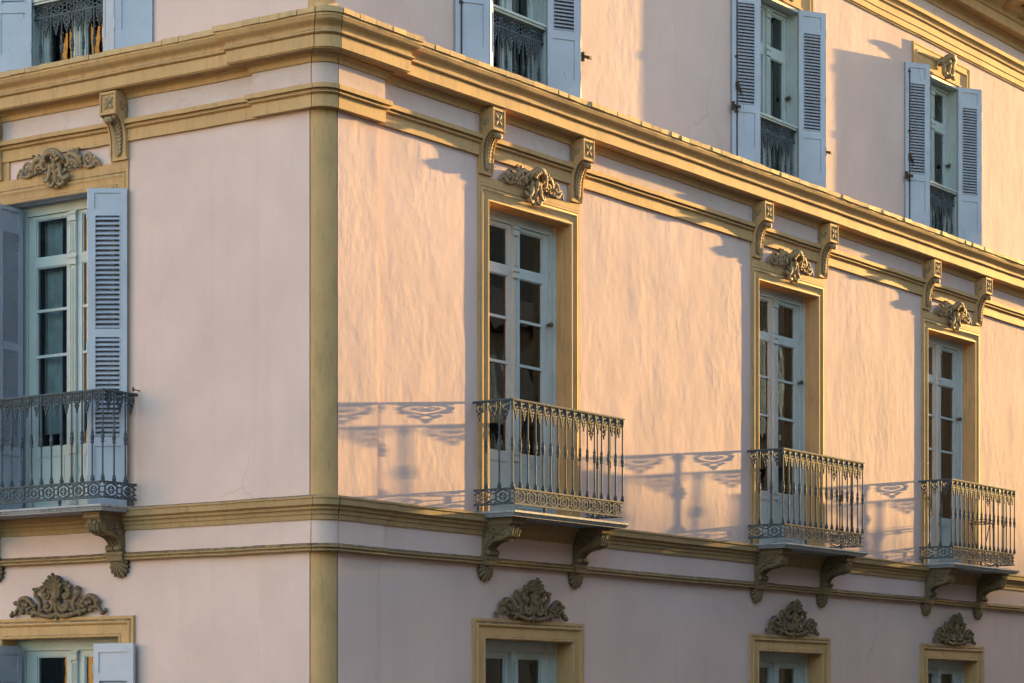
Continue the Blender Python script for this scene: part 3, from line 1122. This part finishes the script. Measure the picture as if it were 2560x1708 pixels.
def crest():                      # bulky keystone relief over the upper windows
    m = MB()
    z = 11.82
    rnd = random.Random(11)
    m.blob((-.06, -.09, z + .08), (.10, .09, .06), 12, 8)
    m.blob((.07, -.09, z + .08), (.10, .09, .06), 12, 8)
    stroke(m, [(-.15, .05, .03, .08), (-.10, .12, .04, .15), (0, .14, .045, .17), (.10, .12, .04, .15), (.15, .05, .03, .08)], z, False)
    stroke(m, [(.10, .06, .025, .10), (.14, .0, .03, .11), (.12, -.07, .03, .10), (.06, -.11, .026, .09), (.03, -.08, .014, .09)], z)
    stroke(m, [(0, .08, .03, .14), (0, 0, .034, .12), (0, -.09, .03, .10), (0, -.15, .014, .07)], z, False)
    for i in range(16):
        m.blob((rnd.uniform(-.14, .14), -rnd.uniform(.09, .14), z + rnd.uniform(-.12, .10)), (rnd.uniform(.018, .035), .025, rnd.uniform(.018, .035)), 8, 5, Matrix.Rotation(rnd.uniform(-1, 1), 3, 'Y'), .2)
    stroke(m, [(.14, .03, .02, .08), (.19, .06, .024, .08), (.23, .03, .018, .07), (.22, -.01, .01, .06)], z)
    return rough_up(m, .006, 24)


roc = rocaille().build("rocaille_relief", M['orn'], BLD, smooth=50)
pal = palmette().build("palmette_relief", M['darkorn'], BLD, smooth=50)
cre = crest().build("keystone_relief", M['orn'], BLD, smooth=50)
for fac, ws, us, ls in (('R', W_MAIN, W_UP, W_LOW), ('L', W_L[:1], W_LU[:1], W_L[:1])):
    for u in ws:
        for s in (-1, 1):
            w = .89 if fac == 'L' and s > 0 else .825
            put(con, fac, u + s * w)
            put(brk, fac, u + s * w)
        put(roc, fac, u)
    for u in us:
        put(cre, fac, u, SET)
    for u in ls:
        put(pal, fac, u)


# ------------------------------------------------------------------ balconies
BW, BD = 1.02, .47                # half width and depth of the railing
ZR, ZF1, ZF0 = 6.16, 5.283, 5.135


def slab():
    m = MB()
    prof = [(0, 5.065), (0, 5.045), (-.012, 5.038), (-.022, 5.02), (-.03, 5.016), (-.03, 5.007)]
    outline = lambda o: [(-1.06 - o, .0), (-1.06 - o, -.53 - o), (1.06 + o, -.53 - o), (1.06 + o, .0)]
    vs = []
    for o, z in prof:
        vs += [(x, y, z) for x, y in outline(o)]
    k = 4
    fs = [(0, 1, 2, 3)]
    for i in range(len(prof) - 1):
        for j in range(3):
            a = i * k + j
            fs.append((a, a + 1, a + 1 + k, a + k))
    fs.append(tuple((len(prof) - 1) * k + j for j in (3, 2, 1, 0)))
    m.add(vs, fs)
    m.box(-.74, .74, 0, .2, 5.0, 5.063)
    return m


def handrail(z):
    m = MB()
    m.sweep([(-BW, .0), (-BW, -BD), (BW, -BD), (BW, .0)][::1], [(-.016, z - .012), (.016, z - .012), (.02, z), (.012, z + .01), (-.012, z + .01), (-.02, z)])
    return m


def baluster(z0=ZF1 + .008, z1=ZR - .012):
    m = MB()
    zk = z0 + (z1 - z0) * .425
    prof = [(.016, z0), (.021, z0 + .012), (.021, z0 + .03), (.013, z0 + .036), (.017, z0 + .048), (.012, z0 + .060), (.0092, z0 + .07), (.0085, zk),
            (.017, zk + .003), (.017, zk + .016), (.011, zk + .022), (.014, zk + .028), (.019, zk + .05), (.019, zk + .07), (.012, zk + .092), (.016, zk + .098), (.017, zk + .112), (.010, zk + .118), (.0135, zk + .128), (.0085, zk + .136),
            (.0085, z1 - .075), (.013, z1 - .07), (.013, z1 - .058), (.009, z1 - .054), (.016, z1 - .04), (.018, z1 - .026), (.013, z1 - .01), (.014, z1)]
    m.lathe(prof, 0, 0, 10)
    return m


def flat_stroke(m, pts, w, t=.007, mir=True):
    """strip of cast iron with rectangular section following (x, z) points, in the plane y = 0"""
    for s in ((-1, 1) if mir else (1,)):
        P = [Vector((s * a, b)) for a, b in pts]
        n = len(P)
        vs = []
        for i in range(n):
            d = (P[min(i + 1, n - 1)] - P[max(i - 1, 0)]).normalized()
            nn = Vector((-d.y, d.x)) * w / 2
            for q in (P[i] + nn, P[i] - nn):
                vs.append((q.x, -t, q.y))
                vs.append((q.x, t, q.y))
        fs = []
        for i in range(n - 1):
            a = i * 4
            fs += [(a, a + 4, a + 6, a + 2), (a + 1, a + 3, a + 7, a + 5), (a, a + 1, a + 5, a + 4), (a + 2, a + 6, a + 7, a + 3)]
        fs += [(0, 2, 3, 1), ((n - 1) * 4, (n - 1) * 4 + 1, (n - 1) * 4 + 3, (n - 1) * 4 + 2)]
        m.add(vs, fs)


def pendant(zt=ZR - .012):
    m = MB()
    q = lambda pts: [(a * 1.0, zt + b) for a, b in pts]
    flat_stroke(m, q([(-.046, -.006), (.046, -.006)]), .012, mir=False)
    flat_stroke(m, q([(.0, -.022), (.012, -.014), (.03, -.016), (.041, -.034), (.040, -.056), (.028, -.078), (.012, -.094), (-.006, -.108)]), .013)
    flat_stroke(m, q([(.006, -.036), (.018, -.036), (.020, -.052), (.008, -.066), (-.002, -.072)]), .011)
    flat_stroke(m, q([(-.006, -.104), (.012, -.118), (.016, -.134), (.006, -.146), (-.002, -.15)]), .011)
    flat_stroke(m, q([(.036, -.07), (.040, -.082), (.032, -.092), (.022, -.092)]), .011)
    flat_stroke(m, q([(.018, -.105), (.024, -.116), (.020, -.128)]), .010)
    m.plate(q([(0, -.146), (.012, -.160), (.005, -.168), (.008, -.176), (0, -.190), (-.008, -.176), (-.005, -.168), (-.012, -.160)]), -.007, .007)
    m.blob((0, 0, zt - .05), (.011, .011, .013), 8, 5)
    return m


def frieze_strip(m, x0, x1, n, z0, z1, T):
    """cast frieze of pointed hexagons; T maps (x, z) strip coordinates to 3D by a matrix"""
    loc = MB()
    cw = (x1 - x0) / n
    h = z1 - z0
    zc = (z0 + z1) / 2
    for zz in (z0, z1):
        loc.box(x0, x1, -.013, .013, zz - .008, zz + .008)
    for i in range(n):
        cx = x0 + cw * (i + .5)
        a, b = cw * .36, h * .24
        hexa = [(cx - a, zc - b), (cx - a, zc + b), (cx, zc + h * .46), (cx + a, zc + b), (cx + a, zc - b), (cx, zc - h * .46), (cx - a, zc - b)]
        flat_stroke(loc, hexa, .013, .008, False)
        ring = [(cx + .036 * math.cos(R_(30 * k)), zc + .036 * math.sin(R_(30 * k))) for k in range(13)]
        flat_stroke(loc, ring, .010, .006, False)
        for k in range(4):
            an = R_(45 + 90 * k)
            loc.blob((cx + .020 * math.cos(an), 0, zc + .020 * math.sin(an)), (.012, .007, .009), 7, 4, Matrix.Rotation(-an, 3, 'Y'))
        for s in (-1, 1):
            flat_stroke(loc, [(cx + s * .034, zc), (cx + s * a, zc)], .009, .005, False)
            xe = cx + s * cw * .5
            flat_stroke(loc, [(cx + s * a, zc + b), (xe, zc + b * .72)], .011, .007, False)
            flat_stroke(loc, [(cx + s * a, zc - b), (xe, zc - b * .72)], .011, .007, False)
            for t in (-1, 1):
                loc.blob((cx + s * cw * .40, 0, zc + t * h * .40), (.011, .008, .011), 7, 4)
                flat_stroke(loc, [(cx + s * a * .55, zc + t * h * .40), (cx + s * a * .98, zc + t * h * .36), (xe, zc + t * h * .48)], .008, .006, False)
    m.add([T @ Vector(v) for v in loc.v], loc.f)


def frieze_panel(kind):
    m = MB()
    if kind == 'front':
        frieze_strip(m, -BW + .02, BW - .02, 10, ZF0, ZF1, Matrix.Translation((0, -BD, 0)))
    else:
        frieze_strip(m, -BD + .0, -.01, 2, ZF0, ZF1, Matrix.Translation((kind * BW, 0, 0)) @ Matrix.Rotation(R_(90), 4, 'Z'))
    return m


bal = slab().build("balcony", M['marble'], BLD, smooth=25)
handrail(ZR).build("handrail", M['iron'], bal)
for kk in ('front', -1, 1):
    frieze_panel(kk).build("frieze_panel", M['iron'], bal, smooth=30)
b0 = baluster().build("baluster", M['iron'], bal)
p0 = pendant().build("scroll_pendant", M['iron'], bal, smooth=30)
NB = 15
spots = [(-BW + 2 * BW * i / NB, -BD) for i in range(NB + 1)] + [(s * BW, -BD * t) for s in (-1, 1) for t in (1 / 3, 2 / 3)]
for i, (x, y) in enumerate(spots):
    o = b0 if i == 0 else b0.copy()
    if i:
        COL.objects.link(o)
        o.parent = bal
    o.location = (x, y, 0)
spots = [(-BW + 2 * BW * (i + .5) / NB, -BD, 0) for i in range(NB)] + [(s * BW, -BD * t, R_(90)) for s in (-1, 1) for t in (1 / 6, .5, 5 / 6)]
for i, (x, y, a) in enumerate(spots):
    o = p0 if i == 0 else p0.copy()
    if i:
        COL.objects.link(o)
        o.parent = bal
    o.location = (x, y, 0)
    o.rotation_euler = (0, 0, a)
ft = MB()
ft.lathe([(.02, 5.06), (.024, 5.066), (.012, 5.085), (.018, 5.10), (.016, 5.128)], 0, 0, 10)
f0 = ft.build("foot", M['iron'], bal)
for i, (x, y) in enumerate([(-.45, -BD), (.45, -BD), (-BW, -.06), (BW, -.06)]):
    o = f0 if i == 0 else f0.copy()
    if i:
        COL.objects.link(o)
        o.parent = bal
    o.location = (x, y, 0)
for fac, ws in (('R', W_MAIN), ('L', W_L[:1])):
    for u in ws:
        put(bal, fac, u + (.03 if fac == 'R' else .0))


# ------------------------------------------------------------------ iron guards in the upper windows
def guard():
    m = MB()
    w, y = HU - .01, .045
    T = Matrix.Translation((0, y, 0))
    frieze_strip(m, -w, w, 5, 10.065, 10.19, T)
    n = 7
    for i in range(n):
        x = -w + 2 * w * (i + .5) / n
        q = baluster(9.40, 10.056)
        m.add([(v[0] + x, v[1] + y, v[2]) for v in q.v], q.f)
        if i < n - 1:
            q = pendant(10.056)
            m.add([(v[0] + x + w / n, v[1] + y, v[2]) for v in q.v], q.f)
    return m


def guard_rail():
    m = MB()
    w = HU - .012
    m.box(-w, w, .0, .09, 10.20, 10.225)
    m.box(-w, w, -.015, .10, 10.225, 10.25)
    return m


gd = guard().build("window_guard", M['iron'], BLD, smooth=30)
guard_rail().build("guard_rail", M['joinery'], gd)
for fac, us in (('R', W_UP), ('L', W_LU[:1])):
    for u in us:
        put(gd, fac, u, SET)


# ------------------------------------------------------------------ shutters
def leaf(m, a, b, z0, z1, louvres, panels, t=.034, tilt=38, pitch=.047):
    """one shutter leaf from plan point a to plan point b (x, outward d)"""
    (xa, da), (xb, db) = a, b
    L = math.hypot(xb - xa, db - da)
    ang = math.atan2(-(db - da), xb - xa)
    T = Matrix.Translation((xa, -da, 0)) @ Matrix.Rotation(ang, 4, 'Z')
    st = .062
    zs = sorted([q for p in (louvres + panels) for q in p])
    m.box(0, st, -t / 2, t / 2, z0, z1, T)
    m.box(L - st, L, -t / 2, t / 2, z0, z1, T)
    cuts = [z0] + zs + [z1]
    for i in range(0, len(cuts), 2):
        m.box(st, L - st, -t / 2, t / 2, cuts[i], cuts[i + 1], T)
    for za, zb in panels:
        m.box(st, L - st, -t * .2, t * .2, za, zb, T)
    for za, zb in louvres:
        n = int(round((zb - za) / pitch))
        for i in range(n):
            zc = za + (zb - za) * (i + .5) / n
            S = T @ Matrix.Translation(((L) / 2, 0, zc)) @ Matrix.Rotation(R_(tilt), 4, 'X')
            m.box(-(L / 2 - st), L / 2 - st, -.026, .026, -.004, .004, S)
        e = .01
        for x0, x1 in ((st, st + e), (L - st - e, L - st)):
            m.box(x0, x1, -t / 2 - .004, -t / 2 + .002, za, zb, T)
            m.box(x0, x1, t / 2 - .002, t / 2 + .004, za, zb, T)


def shutter(s, inner, hinge, tip, z0, z1, louvres, panels, rod, close=1, pitch=.047):
    """bifold shutter: return leaf from the reveal and front leaf folded back to the wall; s = side"""
    P = [(s * x, d) for x, d in (inner, hinge, tip)]
    m = MB()
    leaf(m, *sorted((P[0], P[1])), z0, z1, louvres, panels, tilt=62 if close & 1 else 38, pitch=pitch)
    m2 = MB()
    leaf(m2, *sorted((P[1], P[2])), z0, z1, louvres, panels, tilt=74 if close & 2 else 38, pitch=pitch)
    o = m.build("shutter", M['shutter'], BLD, smooth=0)
    m2.build("shutter_leaf", M['shutter'], o, smooth=0)
    if rod:
        r = MB()
        k = .16 if s < 0 else .84
        A, B = P[2], P[1]
        if s > 0:
            A, B = P[1], P[2]
        x = A[0] + (B[0] - A[0]) * .13
        y = -(A[1] + (B[1] - A[1]) * .13) - .026
        r.tube([(x, y, z0 + .02), (x, y, z1 - .08)], .008, 6)
        for zz in (z0 + .05, z0 + .6, z0 + 1.25, z1 - .12):
            r.box(x - .024, x + .024, y - .006, y + .012, zz - .012, zz + .012)
        r.box(x - .018, x + .018, y - .02, y + .01, z0 + .86, z0 + .95)
        r.tube([(x, y - .02, z0 + .90), (x + .03, y - .03, z0 + .86), (x + .045, y - .03, z0 + .80)], [.012, .011, .007], 6)
        r.build("bolt", M['rust'], o)
    for zz in (z0 + .25, z0 + (z1 - z0) * .5, z1 - .25):      # hinges on the fold
        for q, rr in ((P[0], .012), (P[1], .009)):
            h = MB()
            h.tube([(q[0], -q[1] - .014, zz - .05), (q[0], -q[1] - .014, zz + .05)], rr, 7)
            h.build("hinge", M['shutter'], o)
    return o


LU, PU = [(10.21, 11.40)], [(9.70, 10.12), (11.465, 11.61)]
su_l = shutter(-1, (.50, .02), (.825, .21), (1.13, .014), 9.515, 11.675, LU, PU, True, 1, .039)
su_r = shutter(1, (.50, .02), (.825, .21), (1.13, .014), 9.515, 11.675, LU, PU, False, 2, .039)
for fac, us in (('R', W_UP), ('L', W_LU[:1])):
    for u in us:
        put(su_l, fac, u, SET)
        put(su_r, fac, u, SET)
LM, PM = [(6.80, 7.90), (5.75, 6.72)], [(5.22, 5.66), (7.965, 8.12)]
sm_l = shutter(-1, (.665, -.12), (.62, .27), (.94, .05), 5.075, 8.165, LM, PM, False)
sm_r = shutter(1, (.665, -.12), (.62, .25), (.935, .04), 5.075, 8.165, LM, PM, False)
LL, PL = [(2.3, 3.38), (1.2, 2.2)], [(.5, 1.1), (3.46, 3.66)]
sl_l = shutter(-1, (.70, -.14), (.66, .24), (1.05, .08), 0.35, 3.745, LL, PL, False)
sl_r = shutter(1, (.70, -.14), (.585, .13), (1.06, .075), 0.35, 3.745, LL, PL, False)
for o in (sm_l, sm_r, sl_l, sl_r):
    put(o, 'L', W_L[0])

# wall hooks that hold the shutters back
def hook():
    m = MB()
    m.tube([(0, .02, 0), (0, -.05, .005), (0, -.09, .012)], .006, 6)
    m.tube([(0, -.09, -.012), (0, -.092, .03)], [.012, .008], 6)
    return m


hk = hook().build("shutter_hook", M['rust'], BLD)
loc, _ = place('L', 2.30, 0.0)
hk.location, hk.rotation_euler = (loc[0], loc[1], 6.19), (0, 0, BR)
m = MB()
m.box(-.05, .05, -.03, .0, -.012, .012)
m.box(-.05, -.035, -.01, .03, -.05, .05)
m.box(.0, .045, -.045, -.03, -.02, .012)
cat = m.build("shutter_catch", M['rust'], BLD)
for i, (u, s, z) in enumerate([(W_UP[1] - 1.13, 1, 10.17), (W_UP[2] - 1.13, 1, 10.17), (W_UP[0] + 1.17, 1, 10.05), (W_UP[1] + 1.17, 1, 10.05)]):
    o = cat if i == 0 else cat.copy()
    if i:
        COL.objects.link(o)
        o.parent = BLD
    o.location = (u, -SET - .07, z)

# ------------------------------------------------------------------ things on and in the building
st = empty("plant_stand", (13.51 + .50, -.22, 5.066))
tag(st, "thin black wire plant stand with crossed legs on the balcony farthest along the wall", "plant stand")
m = MB()
ring = [(.15 * math.cos(R_(20 * i)), .15 * math.sin(R_(20 * i)), .62) for i in range(19)]
m.tube(ring, .007, 6, False)
m.tube([(x, y, .66) for x, y, _ in ring], .005, 6, False)
m.tube([(.15 + .03 * math.cos(R_(30 * i)), 0, .635 + .03 * math.sin(R_(30 * i))) for i in range(13)], .006, 6, False)
m.build("ring", M['black'], st)
for k in range(3):
    a = R_(90 + 120 * k)
    m = MB()
    m.tube([(.15 * math.cos(a), .15 * math.sin(a), .64), (.02 * math.cos(a), .02 * math.sin(a), .10), (-.06 * math.cos(a), -.06 * math.sin(a), 0)], [.006, .007, .006], 6)
    m.build("leg", M['black'], st)


def curtain(name, fac, u, d, x0, x1, z0, z1, label, amp=.03, group=None):
    m = MB()
    n = 40
    vs = []
    for z in (z0, z1):
        for i in range(n + 1):
            t = i / n
            vs.append((x0 + (x1 - x0) * t, amp * math.sin(t * (x1 - x0) * 70) + amp * .4 * math.sin(t * 23 + z), z))
    m.add(vs, [(i, i + 1, n + 2 + i, n + 1 + i) for i in range(n)])
    loc, rz = place(fac, u, d)
    o = m.build(name, M['curtain'], None, loc, rz, smooth=60, recalc=False)
    tag(o, label, "curtain", group)
    return o


curtain("curtain", 'R', W_UP[1], SET - .30, .24, .40, 9.4, 11.6, "pale teal curtain behind the glass of the middle upper window")
curtain("curtain", 'R', W_UP[2], SET - .30, .24, .40, 9.4, 11.6, "pale teal curtain behind the farthest upper window, below the keystone relief")
curtain("curtain", 'R', W_UP[0], SET - .30, .27, .42, 9.4, 11.6, "pale teal curtain behind the upper window nearest the rounded corner")
curtain("curtain", 'L', W_L[0], -.34, -.56, -.30, 5.9, 8.1, "thin grey curtain behind the tall left window between two louvred shutters", .012)


# ------------------------------------------------------------------ buildings across the streets (seen in the glass, and shading the street)
def neighbour(name, label, x0, x1, y0, y1, h, mat, face, floors, bays):
    r = empty(name, ((x0 + x1) / 2, (y0 + y1) / 2, 0))
    tag(r, label, "building")
    cx, cy = r.location.x, r.location.y
    m = MB()
    m.box(x0 - cx, x1 - cx, y0 - cy, y1 - cy, 0, h)
    m.build("wall", mat, r, smooth=0)
    m = MB()
    m.box(x0 - cx - .4, x1 - cx + .4, y0 - cy - .4, y1 - cy + .4, h, h + .5)
    m.build("roof", mat, r, smooth=0)
    first = {}
    for fl in range(floors):
        z = 1.2 + fl * (h - 1) / floors
        for b in range(bays):
            t = (b + .5) / bays
            if not first:
                m = MB()
                w = .65
                m.box(-w - .12, w + .12, -.06, .02, 0, 2.3)
                first['w'] = m.build("window", M['joinery'], r, smooth=0)
                g2 = MB()
                g2.box(-w, w, -.075, -.06, .12, 2.18)
                g2.build("glass", M['glass'], first['w'], smooth=0)
                o = first['w']
            else:
                o = copy_part(first['w'], (0, 0, 0), 0, r)
            if face == 'N':
                o.location = (x0 + (x1 - x0) * t - cx, y1 - cy, z)
                o.rotation_euler = (0, 0, R_(180))
            else:
                o.location = (x1 - cx, y0 + (y1 - y0) * t - cy, z)
                o.rotation_euler = (0, 0, R_(90))
    return r


neighbour("apartment_building", "grey stuccoed apartment building across the side street, seen in the window glass", 19.6, 52, -26, -10.4, 20.0, M['south'], 'N', 5, 10)
neighbour("apartment_building", "unseen dark apartment building added across the square to block sky light at the rounded corner", -64, -2, -46, -25, 16.5, M['south'], 'N', 6, 16)  # added out of view: blocks southern sky to deepen shade on both facades
neighbour("apartment_building", "low pale corner building across the side street, reflected in the nearest tall window", 2.5, 19.4, -26, -10.4, 9.9, M['pale'], 'N', 3, 5)
neighbour("apartment_building", "grey building of five storeys farther along the side street", 53, 98, -26, -10.4, 17.0, M['south'], 'N', 5, 12)
neighbour("apartment_building", "tall building at the far end of the side street whose roof shades the lower storey", 106, 170, -30, -10.4, 15.75, M['south'], 'N', 5, 14)
neighbour("apartment_building", "sunlit golden building across the square, reflected in the upper left window", -58, -42, 26, 70, 27.0, M['west'], 'E', 6, 12)

for o in bpy.data.objects:
    if "placed_" in o:
        del o["placed_"]
